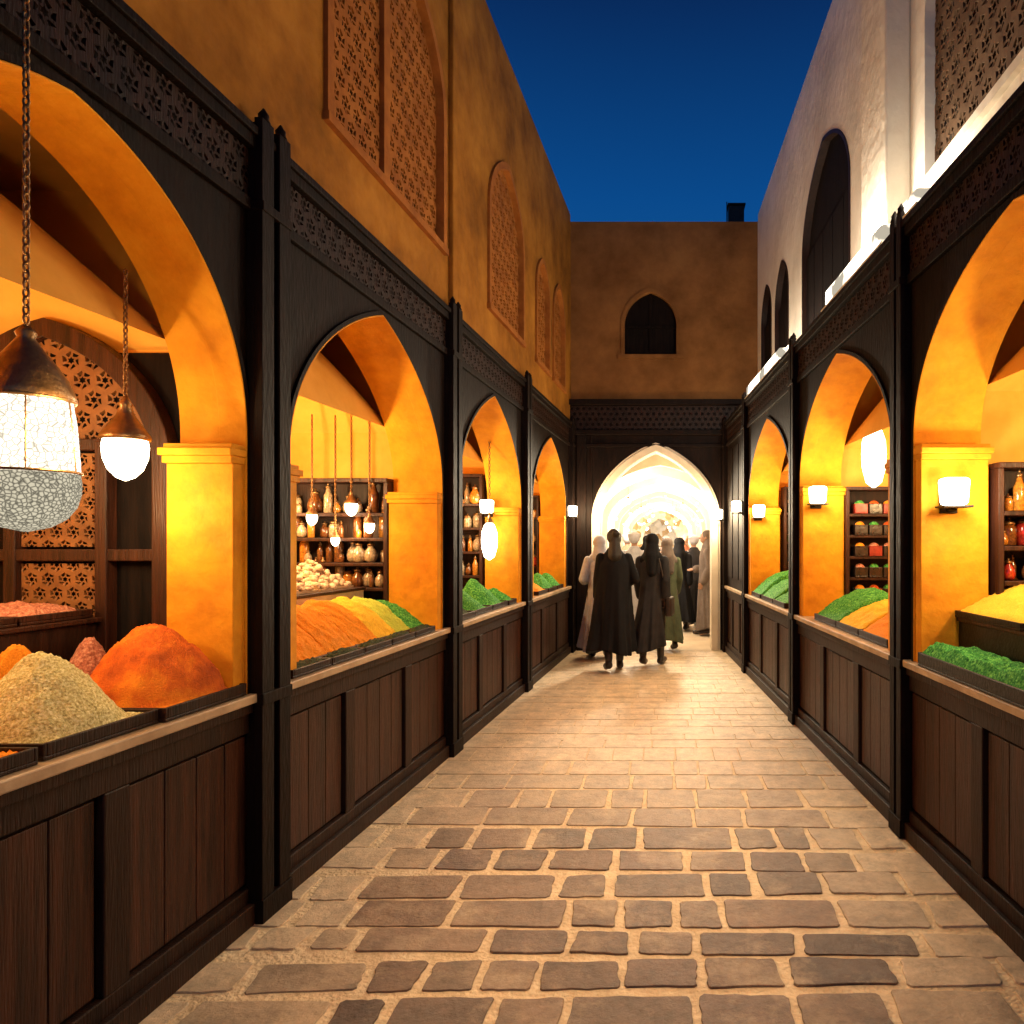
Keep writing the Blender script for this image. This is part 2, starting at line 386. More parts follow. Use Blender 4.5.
# ---------------------------------------------------------------- buildings
def building(name,P,s0,s1,hb,ops,label,matw,mats,lat,deepmat,depth=3.4,mull=(),cell=.095):
    r=top(name,P(s0,0,0),label,'building')
    mb=MB(); wall_open(mb,P,s0,s1,.02,hb,TOP,ops)
    for i,op in enumerate(ops): reveal(mb,P,op,.02,.25 if lat[i] else .09)
    mb.box(P,s0,s1,.021,.30,TOP,TOP+.10)
    mb.box(P,s0-.05,s0,.02,depth,0,TOP)
    mb.box(P,s1,s1+.05,.02,depth,0,TOP)
    mb.box(P,s0,s1,depth-.1,depth,0,TOP)
    mb.box(P,s0,s1,.30,depth,TOP-.15,TOP-.05)
    mb.build('wall',matw,r)
    for i,op in enumerate(ops):
        a0,a1,base,h0,hc,e=op
        if lat[i]:
            fr=MB(); band(fr,P,op,-.012,.05,-.004,.06)
            fr.box(P,a0-.06,a1+.06,-.015,.08,base-.05,base-.001)
            w=MB(); f=archtop(op)
            lattice(w,P,a0,a1,base,hc,cell,.022,t=.055,topf=f,hole=(.375,.055),ros=True)
            if i in mull:
                c=(a0+a1)/2-.1; w.box(P,c-.04,c+.04,.025,.08,base,f(c)-.01)
            wo=w.build('window',mats,r)
            fo=fr.build('frame',mats if P is PL else matw,r); fo.parent=wo
            b=MB(); b.quad(P(a0-.05,.20,base-.05),P(a1+.05,.20,base-.05),P(a1+.05,.20,hc+.05),P(a0-.05,.20,hc+.05))
            bo=b.build('shade_backing',M['darkback'],r); bo.parent=wo  # near-black sheet painting the shade in the recess behind the screen
        else:
            b=MB(); b.quad(P(a0-.05,.089,base-.05),P(a1+.05,.089,base-.05),P(a1+.05,.089,hc+.05),P(a0-.05,.089,hc+.05))
            n=max(2,int((a1-a0)/.3))
            for k in range(n):
                x0=a0+(a1-a0)*k/n; b.box(P,x0+.01,x0+(a1-a0)/n-.01,.06,.088,base,h0)
            wo=b.build('window',deepmat,r)
            fr=MB(); band(fr,P,op,-.03,.0,.012,.088); fo=fr.build('frame',M['wood2'],r); fo.parent=wo
    return r
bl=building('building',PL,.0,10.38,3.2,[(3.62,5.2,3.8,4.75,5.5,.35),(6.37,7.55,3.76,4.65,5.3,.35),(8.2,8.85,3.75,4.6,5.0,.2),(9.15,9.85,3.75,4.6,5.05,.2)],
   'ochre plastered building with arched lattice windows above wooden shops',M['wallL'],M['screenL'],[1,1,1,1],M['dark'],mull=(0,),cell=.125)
mb=MB(); mb.box(PL,5.34,5.44,-.02,.02,3.36,TOP); mb.box(PL,.0,10.38,-.02,.02,3.3,3.36)
mb.build('pilaster',M['wallL'],bl,bevel=.01)
br=building('building',PR2,.0,10.38,3.0,[(1.9,4.15,3.75,4.7,5.45,.4),(5.71,7.45,3.45,4.6,5.40,.5),(8.15,9.0,3.5,4.55,5.05,.25),(9.25,10.05,3.5,4.65,5.15,.25)],
   'cream plastered building with tall dark arched windows above shops',M['wallR'],M['screenR'],[1,0,0,0],M['dark'],cell=.14)
mb=MB(); mb.box(PR2,4.42,4.92,-.14,.02,3.2,TOP+.02); mb.box(PR2,4.38,4.96,-.17,.02,3.45,3.58)
mb.build('pilaster',M['wallR'],br,bevel=.015)
mb=MB(); mb.box(PR,.0,10.38,.05,.55,3.22,3.28); mb.build('roof',M['wallR'],br)

be=top('building',(0,10.4,0),'brown plastered building with arched gateway and small black window','building')
gate=(-.88,.76,0.0,1.92,2.94,.8)
wop=(-.535,.253,4.38,4.82,5.32,.12)
mb=MB(); wall_open(mb,PE,-1.75,1.75,0,3.6,6.27,[wop])
reveal(mb,PE,wop,0,.3)
mb.box(PE,-1.75,1.75,.002,.3,6.27,6.36); mb.box(PE,-1.75,1.75,3.0,3.1,3.2,6.27)
mb.box(PE,-1.75,1.75,.3,3.0,6.2,6.26)
mb.build('wall',M['wallE'],be)
mb=MB(); band(mb,PE,wop,-.01,.045,-.02,.05); mb.box(PE,-.62,.34,-.05,.06,4.32,4.378)
fr=mb.build('frame',M['wallE'],be)
mb=MB(); mb.quad(PE(-.6,.1,4.3),PE(.3,.1,4.3),PE(.3,.1,5.4),PE(-.6,.1,5.4)); mb.box(PE,-.16,-.12,.07,.099,4.38,5.31); mb.box(PE,-.53,.25,.075,.098,4.8,4.84)
wo=mb.build('window',M['dark'],be); fr.parent=wo
mb=MB(); wall_open(mb,PE,-1.45,1.45,-.04,0,3.2,[gate]); reveal(mb,PE,gate,-.04,.0,sill=False)
mb.box(PE,-1.45,1.45,-.039,-.0,3.2,3.68)
for x in(-1.16,1.02): mb.box(PE,x-.07,x+.07,-.10,-.04,0,3.2)
for x in(-1.30,-1.03,.88): mb.box(PE,x,x+.03,-.06,-.041,.0,3.2)
mb.box(PE,-1.45,1.45,-.11,-.03,3.18,3.25); mb.box(PE,-1.45,1.45,-.13,-.03,3.62,3.70); mb.box(PE,-1.45,1.45,-.07,-.03,3.0,3.05)
mb.build('gate_surround',M['wood'],be,bevel=.006)
mb=MB(); lattice(mb,PE,-1.4,1.4,3.26,3.61,.09,.012,t=-.055,K=12); mb.build('frieze',M['wood2'],be)
mb=MB(); band(mb,PE,gate,-.002,.10,-.09,.25); band(mb,PE,gate,.10,.13,-.07,-.03)
for x in(gate[0]-.10,gate[1]-.0): mb.box(PE,x,x+.10,-.10,.26,1.84,1.90)
mb.build('gate_arch',M['cream'],be,bevel=.008)

pa=top('passage',(0,10.65,0),'brightly lit vaulted cream passage behind the gateway','passage')
mb=MB()
pp=[(-1.35,0)]+arch(-1.35,1.35,2.0,3.05,.3,12)+[(1.35,0)]; vs=[];fs=[]
ss=[10.65,13,16,20,24]
for s in ss:
    for x,h in pp: vs.append((x,s,h))
n=len(pp)
for k in range(len(ss)-1):
    for i in range(n-1): fs.append((k*n+i,k*n+i+1,(k+1)*n+i+1,(k+1)*n+i))
mb.add(vs,fs)
P3=lambda x,t,h:(x,24+t,h)
wall_open(mb,P3,-1.4,1.4,0,0,3.2,[(-.6,.6,0,1.6,2.4,.3)]); mb.box(P3,-.9,.9,.9,1.0,0,2.6)
mb.quad((-1.75,10.64,0),(gate[0],10.64,0),(gate[0],10.64,3.1),(-1.75,10.64,3.1)); mb.quad((gate[1],10.64,0),(1.75,10.64,0),(1.75,10.64,3.1),(gate[1],10.64,3.1))
mb.build('wall',M['pcream'],pa)
for q,s in enumerate((11.4,12.8,14.2,15.6,17.0,18.6,20.4,22.2)):
    Pk=lambda x,t,h,s=s:(x,s+t,h)
    mb=MB(); band(mb,Pk,(-1.12+.03*q,1.12-.03*q,0,2.0-.02*q,2.85-.035*q,.4),0,.35,0,.14); mb.build('rib',M['cream'],pa,bevel=.01)
mb=MB(); mb.quad((-1.4,10.3,.003),(1.4,10.3,.003),(1.4,26,.003),(-1.4,26,.003))
tag(mb.build('path',pm('polished_floor',(.62,.50,.36),(.80,.68,.52),scale=3,rough=.35,bump=.2,bscale=20)),'smooth pale stone floor inside the lit passage','path',kind='structure')

rt=top('rooftop_vent',(1.12,10.9,6.36),'small black metal ventilation box on the roof parapet','vent')
mb=MB(); mb.box(I,1.06,1.30,10.8,11.0,6.44,6.80); mb.build('housing',M['iron'],rt,bevel=.01)
for x in(1.07,1.27):
    for yy in(10.81,10.97):
        mb=MB(); mb.box(I,x,x+.02,yy,yy+.02,6.36,6.44); mb.build('leg',M['iron'],rt)
mb=MB(); mb.box(I,1.03,1.045,10.86,10.875,6.36,6.88); mb.build('pole',M['iron'],rt)
mb=MB(); mb.box(I,1.046,1.32,10.78,11.02,6.802,6.825); mb.build('lid',M['iron'],rt)

# ---------------------------------------------------------------- shops
def sidewall_frame(P,s):
    return lambda u,w,h:P(s+w,u,h)
def shop(P,s0,s1,op,label,post,front=.07,phw=.10,roomdepth=1.35,npanels=3,dp=.34):
    r=top('shop',P((s0+s1)/2,0,0),label,'shop','arched wooden shops lining the alley')
    mb=MB()
    if op: wall_open(mb,P,s0,s1,0,.965,3.03,[op])
    else:
        mb.box(P,s0,s1,0,.05,.965,3.03)
        for a in(.15,.62,1.09): mb.box(P,s0+a,s0+a+.40,-.015,-.0005,1.1,2.9)
    mb.box(P,s0,s1,-.025,.05,2.99,3.04); mb.box(P,s0,s1,-.04,.03,3.25,3.30); mb.box(P,s0,s1,-.055,.02,3.30,3.335)
    mb.box(P,s0,s1,.0,.03,3.04,3.25)
    mb.build('front_panel',M['wood'],r,bevel=.004)
    mb=MB(); lattice(mb,P,s0+.02,s1-.02,3.045,3.245,.10,.010,t=-.010,hole=(.38,.05),K=18,ros=True); mb.build('frieze',M['wood2'],r)
    if op:
        a0,a1,base,h0,hc,e=op
        mb=MB(); band(mb,P,op,.008,.030,-.016,.0)
        mb.build('arch_moulding',M['wood'],r)
        mb=MB(); reveal(mb,P,op,-.012,dp,sill=False)
        band(mb,P,op,-.001,.007,-.016,.1)
        for a,b in((a0-.002,a0+.07),(a1-.07,a1+.002)):
            mb.box(P,a,b,-.006,dp+.005,.966,h0-.12)
            L=(a<(a0+a1)/2)
            for ex_,f_,z0_,z1_ in((.018,.012,h0-.12,h0-.09),(.034,.018,h0-.09,h0-.06),(.012,.010,h0-.06,h0-.04)):
                mb.box(P,a-(0 if L else ex_),b+(ex_ if L else 0),-f_,dp+f_,z0_,z1_)
        mb.build('arch',M['ochre'],r,bevel=.009)
        mb=MB(); wall_open(mb,P,s0+.04,s1-.04,dp,.5,3.1,[op])
        q0,q1=s0+.04,s1-.04; T=roomdepth
        mb.quad(P(q0,dp,0),P(q0,T,0),P(q0,T,3.1),P(q0,dp,3.1)); mb.quad(P(q1,dp,0),P(q1,T,0),P(q1,T,3.1),P(q1,dp,3.1))
        mb.quad(P(q0,T,0),P(q1,T,0),P(q1,T,3.1),P(q0,T,3.1)); mb.quad(P(q0,.0,3.1),P(q1,.0,3.1),P(q1,T,3.1),P(q0,T,3.1))
        # smooth domed vault
        N=22; vs=[];fs=[]
        for i in range(N+1):
            for k in range(N+1):
                fs_=i/N; f0=k/N
                hh=2.42+.62*(math.sin(PI*f0)**.7)*(math.sin(PI*fs_)**.6)
                vs.append(P(q0+(q1-q0)*fs_,dp+.005+(T-dp-.005)*f0,hh))
        for i in range(N):
            for k in range(N): a=i*(N+1)+k; fs.append((a,a+1,a+N+2,a+N+1))
        mb.add(vs,fs,0,True)
        mb.build('room',M['ochreroom'] ,r)
    mb=MB(); mb.box(P,s0,s1,.02,.06,0,.925)
    mb.build('counter_back',M['wood'],r)
    mb=MB(); mb.box(P,s0,s1,-.012,.02,.80,.925); mb.box(P,s0,s1,-.012,.02,.0,.15); mb.box(P,s0,s1,-.04,-.012,0,.09); mb.box(P,s0,s1,-.030,-.012,.885,.925)
    W=(s1-s0)/npanels
    for i in range(npanels+1):
        c=s0+W*i; mb.box(P,max(s0,c-.05),min(s1,c+.05),-.0115,.0195,.15,.80)
    mb.build('counter_frame',M['wood2'],r,bevel=.005)
    mb=MB()
    for i in range(npanels):
        c0=s0+W*i+.065;c1=s0+W*(i+1)-.065; k=4
        for j in range(k):
            d0=c0+(c1-c0)*j/k; mb.box(P,d0+.002,d0+(c1-c0)/k-.002,.006,.0185,.165,.785)
    mb.build('counter_panel',M['panel'],r,bevel=.003)
    mb=MB(); mb.box(P,s0,s1,-.05,.85 if op else -.001,.928,.966); mb.build('counter_top',M['ledge'],r,bevel=.006)
    pc=post
    mb=MB(); mb.box(P,pc-phw,pc+phw,-front*.55,.0,.0,3.36)
    for a,b in((pc-phw,pc-phw*.22),(pc+phw*.22,pc+phw)):
        mb.box(P,a-.002,b+.002,-front,-front*.5,.10,3.38)
    mb.box(P,pc-phw-.006,pc+phw+.006,-front-.006,-.0,0,.10); mb.box(P,pc-phw-.006,pc+phw+.006,-front-.006,.0,.915,.965)
    mb.box(P,pc-phw-.006,pc+phw+.006,-front-.008,.0,2.99,3.03)
    for f in(-.6,.6):
        x,yv,z=P(pc+phw*f,-front*.7,3.38); mb.lathe((x,yv,z),[(.028,0),(.02,.015),(.022,.03),(.012,.045),(.003,.06)],10)
    mb.build('post',M['wood'],r,bevel=.006)
    return r
LB=[(.75,3.03,(1.3,2.91,.966,2.04,2.95,.12),3.03),
    (3.03,5.3,(3.22,5.12,.966,2.0,2.945,.95),5.3),
    (5.3,7.55,(5.5,7.38,.966,2.0,2.935,.95),7.55),
    (7.55,10.2,(7.90,9.85,.966,2.0,2.92,.95),10.2)]
RB=[(1.5,3.85,(1.83,3.71,.966,2.15,2.95,.35),3.85),
    (3.85,6.2,(4.02,6.05,.966,2.12,2.95,.75),6.2),
    (6.2,8.6,(6.37,8.44,.966,2.05,2.90,.95),8.6),
    (8.6,10.33,None,10.24)]
ll=['dark wooden shop with big ochre arch and heaped spices','dark wooden shop selling nuts, orange and green spices','dark wooden shop with green herbs and hanging lamp','dark wooden shop beside the gateway with herbs']
rl=['dark wooden shop with green herbs and jar shelves','dark wooden shop with wide orange and green heaps','dark wooden shop with green herb heap','closed dark wooden shopfront next to the gateway']
for i,b in enumerate(LB): shop(PL,b[0],b[1],b[2],ll[i],b[3],npanels=3,dp=.26 if i==0 else .34)
for i,b in enumerate(RB): shop(PR,b[0],b[1],b[2],rl[i],b[3],front=.06,phw=.075,npanels=3)

sw=top('carved_screen',PL(2.94,.4,0),'dark brown arched filigree screen on the shop side wall','screen')
Q=sidewall_frame(PL,2.93)
so=(.34,1.30,.97,1.90,2.48,.25)
mb=MB(); mb.box(Q,.28,1.33,.03,.05,.97,2.40); mb.build('backing',M['dark'],sw)
mb=MB()
for u in(.56,.94): mb.box(Q,u,u+.05,-.03,.028,.97,2.02)
for h in(1.02,1.52,1.98): mb.box(Q,.36,1.30,-.025,.0285,h,h+.05)
band(mb,Q,so,-.03,.05,-.035,.029)
mb.build('frame',M['panel'],sw,bevel=.005)
ced=pm('carved_cedar',(.13,.05,.014),(.28,.12,.035),scale=10,rough=.6)
mb=MB(); lattice(mb,Q,.35,1.29,2.03,2.48,.095,.02,t=-.005,hole=(.38,.05),topf=archtop(so),ros=True); mb.build('lattice',ced,sw)
for a in((.615,.935,1.08,1.51,.07),(.615,.935,1.58,1.97,.07)):
    mb=MB(); lattice(mb,Q,*a,.02,t=-.005,hole=(.38,.05),ros=True); mb.build('lattice',ced,sw)

for a,b,l,W in((4.12,5.25,'glowing white lamp strip on the cornice beside the pilaster',34),(6.75,8.5,'glowing white lamp strip on the cornice below dark windows',30)):
    cv=top('cornice_light',PR(a,.12,3.34),l,'light strip','lamp strips on the cornice')
    mb=MB(); mb.box(PR,a-.05,b+.05,-.05,.05,3.337,3.352); mb.box(PR,a-.05,b+.05,.05,.07,3.337,3.50); mb.build('cornice',M['cream'],cv)
    mb=MB(); mb.box(PR,a,b,-.035,.049,3.3525,3.48); mb.build('lamp_strip',M['cove'],cv,bevel=.02)
    light(PR(a+.35,.0,3.58),W,(1,.86,.68),.04,parent=cv); light(PR(b-.2,.0,3.58),W*.8,(1,.86,.68),.04,parent=cv)
    c=(a+b)/2
    light(PR(c,-.12,3.40),175,(1,.76,.48),.12,parent=cv,aim=(-.15,c-.6,0),cone=66)
cv=top('cornice_light',PR(3.6,.12,3.34),'small glowing white lamp on the cornice corner','light strip','lamp strips on the cornice')
mb=MB(); mb.box(PR,3.6,3.86,-.05,.06,3.337,3.352); mb.build('cornice',M['cream'],cv)
mb=MB(); mb.box(PR,3.63,3.83,-.035,.05,3.3525,3.44); mb.build('lamp_strip',M['cove'],cv,bevel=.01)
light(PR(3.78,.04,3.56),9,(1,.86,.68),.04,parent=cv)
light(PR(3.6,-.12,3.40),135,(1,.76,.48),.12,parent=cv,aim=(-.1,3.1,0),cone=72)

# ---------------------------------------------------------------- spice trays
def tray(P,s,t,hb,ws,wt,Hh,mat,label,lip=.05,ex=1.0,off=(0,0),n=44,matbox='wood2',ramp=False,flat=False,m_=None):
    r=top('spice_tray',P(s,t,hb),label,'spice tray','heaped spice trays on shop counters')
    mb=MB(); a0,a1,b0,b1=s-ws/2,s+ws/2,t-wt/2,t+wt/2; k=.012
    mb.box(P,a0,a1,b0,b1,hb,hb+.012)
    mb.box(P,a0,a0+k,b0,b1,hb+.012,hb+lip); mb.box(P,a1-k,a1,b0,b1,hb+.012,hb+lip)
    mb.box(P,a0+k,a1-k,b0,b0+k,hb+.012,hb+lip); mb.box(P,a0+k,a1-k,b1-k,b1,hb+.012,hb+lip)
    mb.build('tray',M[matbox],r,bevel=.003)
    mb=MB(); vs=[];fs=[]; sd=random.uniform(0,99); nj=m_ or n
    for i in range(n+1):
        for j in range(nj+1):
            u=-1+2*i/n;v=-1+2*j/nj
            if flat:
                prof=.8+.35*noise.noise(Vector((u*ws*5+sd,v*wt*5,2))); edge=min(1,(1-abs(u))*ws*14,(1-abs(v))*wt*14)
            elif ramp:
                f=(v+1)/2; prof=math.sin(min(1,f/.9)*PI/2)**1.0
                prof*=1-.10*u*u+.10*noise.noise(Vector((u*1.2+sd,v*1.0,2)))
                edge=min(1,(1-abs(u))*9+.75,(1-v)*6)
            else:
                uu=(u-off[0])/(1+abs(off[0]) if (u-off[0])*off[0]<0 else max(.3,1-abs(off[0])))
                vv=(v-off[1])/(1+abs(off[1]) if (v-off[1])*off[1]<0 else max(.3,1-abs(off[1])))
                rr=(abs(uu)**2.3+abs(vv)**2.3)**(1/2.3)
                rr*=1+.10*noise.noise(Vector((u*1.6+sd,v*1.6,7)))
                prof=max(0,1-rr/1.05)**ex
                prof=prof-.10*math.exp(-(rr/.14)**2)
                edge=min(1,(1-max(abs(u),abs(v)))*10)
            z=lip-.010+Hh*max(0,prof)*edge
            z+=.012*noise.noise(Vector((u*4+sd,v*4,3)))*edge+(.005 if flat else .006)*noise.noise(Vector((u*ws*(120 if flat else 90)+sd,v*wt*(120 if flat else 90),1)))+random.uniform(-.003,.003)
            x=s+u*(ws/2-(.002 if ramp else k+.001));y=t+v*(wt/2-k-.001)
            vs.append(P(x,y,hb+max(.02,z)))
    for i in range(n):
        for j in range(nj): a=i*(nj+1)+j; fs.append((a,a+1,a+nj+2,a+nj+1))
    if ramp:
        for i in(0,n):
            b=len(vs)
            for j in range(nj+1): x,y_,z_=vs[i*(nj+1)+j]; vs.append((x,y_,hb+.015))
            for j in range(nj): fs.append((i*(nj+1)+j,i*(nj+1)+j+1,b+j+1,b+j))
    mb.add(vs,fs,0,True); mb.build('spice_heap',M[mat],r)
    return r
C=.968
tray(PL,2.23,.20,C,.43,.42,.27,'pale','tall heap of pale green seeds in a dark wooden tray',ex=.85,off=(.1,.1),n=60)
tray(PL,2.67,.19,C,.44,.44,.31,'blend','tall heap of orange and rust brown paprika in a tray',ex=.65,off=(.1,.1),n=60)
tray(PL,2.44,.49,C,.36,.14,.26,'orange','heap of bright orange spice behind the paprika',ex=.7)
tray(PL,1.80,.20,C,.38,.44,.24,'orange','heap of orange spice at the counter edge')
def bench(P,s0,s1,t0,t1,h,label,mat='wood2'):
    r=top('display_box',P((s0+s1)/2,(t0+t1)/2,C),label,'display box')
    mb=MB(); mb.box(P,s0,s1,t0,t1,C,h); mb.build('body',M[mat],r,bevel=.006)
    mb=MB(); mb.box(P,s0-.012,s1+.012,t0-.012,t1+.012,h+.0005,h+.02); mb.build('board',M['panel'],r,bevel=.004); return h+.021
bh=bench(PL,1.5,2.88,.58,.94,1.27,'raised dark wooden display bench behind the spice heaps')
for s,m,l in((1.7,'brown','shallow tray of pinkish brown spice'),(2.06,'brown','shallow tray of pinkish brown spice'),(2.40,'red','shallow tray of red chilli flakes'),(2.72,'brown','shallow tray of pinkish brown spice')):
    tray(PL,s,.76,bh,.31,.34,.05,m,l,n=30,ex=.4,matbox='panel',lip=.035)
tray(PL,2.74,.49,C,.20,.15,.24,'brown','narrow heap of pinkish brown spice against the bench',ex=.5,n=26)
for s,w,h,m,l in((3.60,.30,.24,'orange','sloping bed of orange turmeric'),(3.90,.30,.25,'orange','sloping bed of orange turmeric'),(4.19,.28,.25,'orange','sloping bed of deep orange turmeric'),(4.46,.26,.24,'yellow','sloping bed of yellow spice'),(4.70,.22,.23,'ygreen','sloping bed of yellow green henna'),(4.94,.26,.19,'green','sloping bed of green herbs')):
    tray(PL,s,.27,C,w,.40,h,m,l,ramp=True,lip=.04,n=50)
for s in(3.40,3.75,4.1,4.45,4.8): tray(PL,s,.022,C,.34,.09,.03,'dgreen','narrow low tray of dark dried herbs',ex=.5,n=20,lip=.04)
bh=bench(PL,3.5,5.0,.50,.92,1.26,'raised display case carrying pale nuts','ledge')
def lumps(P,s,t,hb,ws,wt,Hh,label,mat='nuts',num=90,sz=.020):
    r=top('nut_pile',P(s,t,hb),label,'nuts')
    mb=MB(); mb.box(P,s-ws/2,s+ws/2,t-wt/2,t+wt/2,hb,hb+.015); mb.build('tray',M['ledge'],r)
    mb=MB()
    for _ in range(num):
        u=random.uniform(-1,1);v=random.uniform(-1,1);d=max(abs(u),abs(v))
        z=hb+.02+Hh*(1-d)*random.uniform(.5,1)
        x,y,zz=P(s+u*ws*.46,t+v*wt*.46,z); q=sz*random.uniform(.6,1.7)
        mb.ell((x,y,zz),q,q*random.uniform(.6,1),q*random.uniform(.5,.9),7,4)
    k=mb.build('nut_heap',M[mat],r); k['kind']='stuff'
for s in(3.8,4.25,4.7): lumps(PL,s,.72,bh,.42,.38,.21,'pile of pale nuts on a raised tray',num=220)
tray(PL,6.2,.22,C,.5,.42,.24,'green','heap of vivid green dried herbs',off=(0,.4)); tray(PL,6.72,.22,C,.5,.42,.27,'green','heap of vivid green dried herbs',off=(0,.4)); tray(PL,7.12,.2,C,.28,.4,.14,'green','low tray of green dried herbs')
tray(PL,5.75,.2,C,.36,.4,.14,'dgreen','low tray of dark dried herbs')
tray(PL,8.5,.2,C,.5,.4,.16,'orange','heap of orange spice'); tray(PL,9.05,.2,C,.5,.4,.22,'green','heap of green dried herbs'); tray(PL,9.55,.2,C,.4,.4,.2,'green','heap of green dried herbs')
tray(PR,2.80,.06,C,1.56,.22,.075,'green','long flat crate of loose bright green herbs',lip=.07,matbox='iron',n=420,m_=64,flat=True)
bh=bench(PR,2.2,3.66,.19,.66,1.19,'black display box raising a yellow spice bed','iron')
tray(PR,3.35,.42,bh,.60,.50,.17,'yellow','broad sloping bed of yellow spice on black box',matbox='iron',lip=.035,ramp=True)
tray(PR,2.7,.42,bh,.60,.50,.15,'orange','broad sloping bed of orange spice on black box',matbox='iron',lip=.035,ramp=True)
tray(PR,4.42,.24,C,.5,.44,.17,'orange','wide sloping bed of orange spice',ramp=True); tray(PR,4.92,.24,C,.48,.44,.18,'yellow','wide sloping bed of golden spice',ramp=True)
tray(PR,5.45,.26,C,.56,.48,.22,'green','sloping bed of green dried herbs',ramp=True); tray(PR,5.0,.66,C,.5,.36,.34,'green','heap of green dried herbs at the back')
tray(PR,6.9,.2,C,.5,.42,.16,'green','sloping bed of green dried herbs',ramp=True); tray(PR,7.45,.2,C,.56,.42,.22,'green','sloping bed of green dried herbs',ramp=True); tray(PR,8.05,.2,C,.5,.42,.26,'green','sloping bed of green dried herbs',ramp=True)

# ---------------------------------------------------------------- jars, boxes and shelves
JP={}
def jar(loc,kind,sc=1):
    ci,sh=kind
    if kind in JP: return clone(JP[kind],loc,random.uniform(0,6),sc)
    r=top('jar',loc,['amber','red','cream','olive','brown'][ci]+' filled glass jar with dark metal lid on a shelf','jar','jars on shop shelves')
    mb=MB()
    pr={0:[(.035,0),(.042,.006),(.044,.09),(.036,.11),(.03,.115)],1:[(.03,0),(.05,.02),(.055,.06),(.045,.10),(.025,.125),(.024,.14)],2:[(.03,0),(.034,.005),(.034,.14),(.02,.17),(.014,.2)]}[sh]
    mb.lathe(loc,pr,16); b=mb.build('glass',JM[ci],r)
    mb=MB(); z=pr[-1][1]; q=pr[-1][0]
    mb.lathe((loc[0],loc[1],loc[2]+z),[(q+.006,0),(q+.006,.016),(q*.5,.024),(.008,.03),(.008,.042)],14); mb.build('lid',M['bronze'],r)
    r.scale=(sc,)*3; JP[kind]=r
    return r
def shelf(P,s,u0,u1,hs,label,pal,sc=1.0,shapes=(0,1,2),hd=.28):
    r=top('shelf_unit',P(s,(u0+u1)/2,C),label,'shelf')
    Q=sidewall_frame(P,s)
    mb=MB(); mb.box(Q,u0,u1,.0,.02,C+.0,hs[-1]+hd); mb.build('back',M['wood2'],r)
    mb=MB(); mb.box(Q,u0-.03,u0,-.17,.02,C,hs[-1]+hd); mb.box(Q,u1,u1+.03,-.17,.02,C,hs[-1]+hd); mb.box(Q,u0-.03,u1+.03,-.18,.02,hs[-1]+hd,hs[-1]+hd+.03)
    for h in hs: mb.box(Q,u0,u1,-.17,-.0,h-.025,h)
    mb.build('frame',M['panel'],r,bevel=.004)
    for h in hs:
        if not pal: break
        u=u0+.05
        while u<u1-.04:
            f=sc*random.uniform(.55,1.3)
            jar(P(s-.09+random.uniform(-.05,.05),u,h+.001),(random.choice(pal),random.choice(shapes)),f)
            u+=.08*f+random.uniform(-.01,.03)
    return hs
shelf(PL,5.21,.38,1.28,[1.27,1.45,1.63,1.81],'wooden shelf unit full of nut and spice jars',[0,0,2,4,4,2],.80,hd=.22)
shelf(PL,7.46,.40,1.28,[1.25,1.5,1.75,2.0],'wooden shelf unit full of jars',[0,2,4],.9)
shelf(PL,10.1,.42,1.28,[1.25,1.6,1.95],'wooden shelf unit full of jars',[0,1,2],1.2)
shelf(PR,3.76,.40,1.28,[1.22,1.40,1.58,1.76],'wooden shelf unit with amber and red jars',[0,1,4,4,2],.82,hd=.22)
hs=shelf(PR,6.11,.38,1.28,[1.12,1.30,1.48,1.66,1.84],'dark shelf unit stacked with goods boxes',[],hd=.2)
shelf(PR,8.51,.42,1.28,[1.25,1.6,1.95],'wooden shelf unit full of jars',[0,1,3],1.2)
BX={}
bxm={'red':pm('red_lacquer_box',(.16,.010,.006),(.34,.028,.014),scale=20,rough=.35),'black':pm('black_lacquer_box',(.008,.006,.006),(.025,.014,.012),scale=20,rough=.3)}
for h in hs:
    u=.42
    while u<1.2:
        k=(random.choice(['red','black','black']),random.choice(['green','red','brown','green','orange']))
        loc=PR(5.99,u+.06,h+.001)
        if k in BX: clone(BX[k],loc)
        else:
            x,y,z=loc; r=top('goods_box',loc,'small open '+k[0]+' box filled with '+{'green':'green herbs','red':'red chillies','brown':'brown spice','orange':'orange spice'}[k[1]],'box','goods boxes on the dark shelf')
            mb=MB(); mb.box(I,x-.055,x+.055,y-.06,y+.06,z,z+.012); mb.box(I,x-.055,x+.055,y-.06,y-.052,z+.012,z+.085); mb.box(I,x-.055,x+.055,y+.052,y+.06,z+.012,z+.085); mb.box(I,x-.055,x-.048,y-.052,y+.052,z+.012,z+.085); mb.box(I,x+.048,x+.055,y-.052,y+.052,z+.012,z+.085)
            mb.build('body',bxm[k[0]],r,bevel=.003)
            mb=MB(); mb.ell((x,y,z+.07),.046,.05,.045,14,8); mb.build('filling',M[k[1]],r); BX[k]=r
        u+=.122

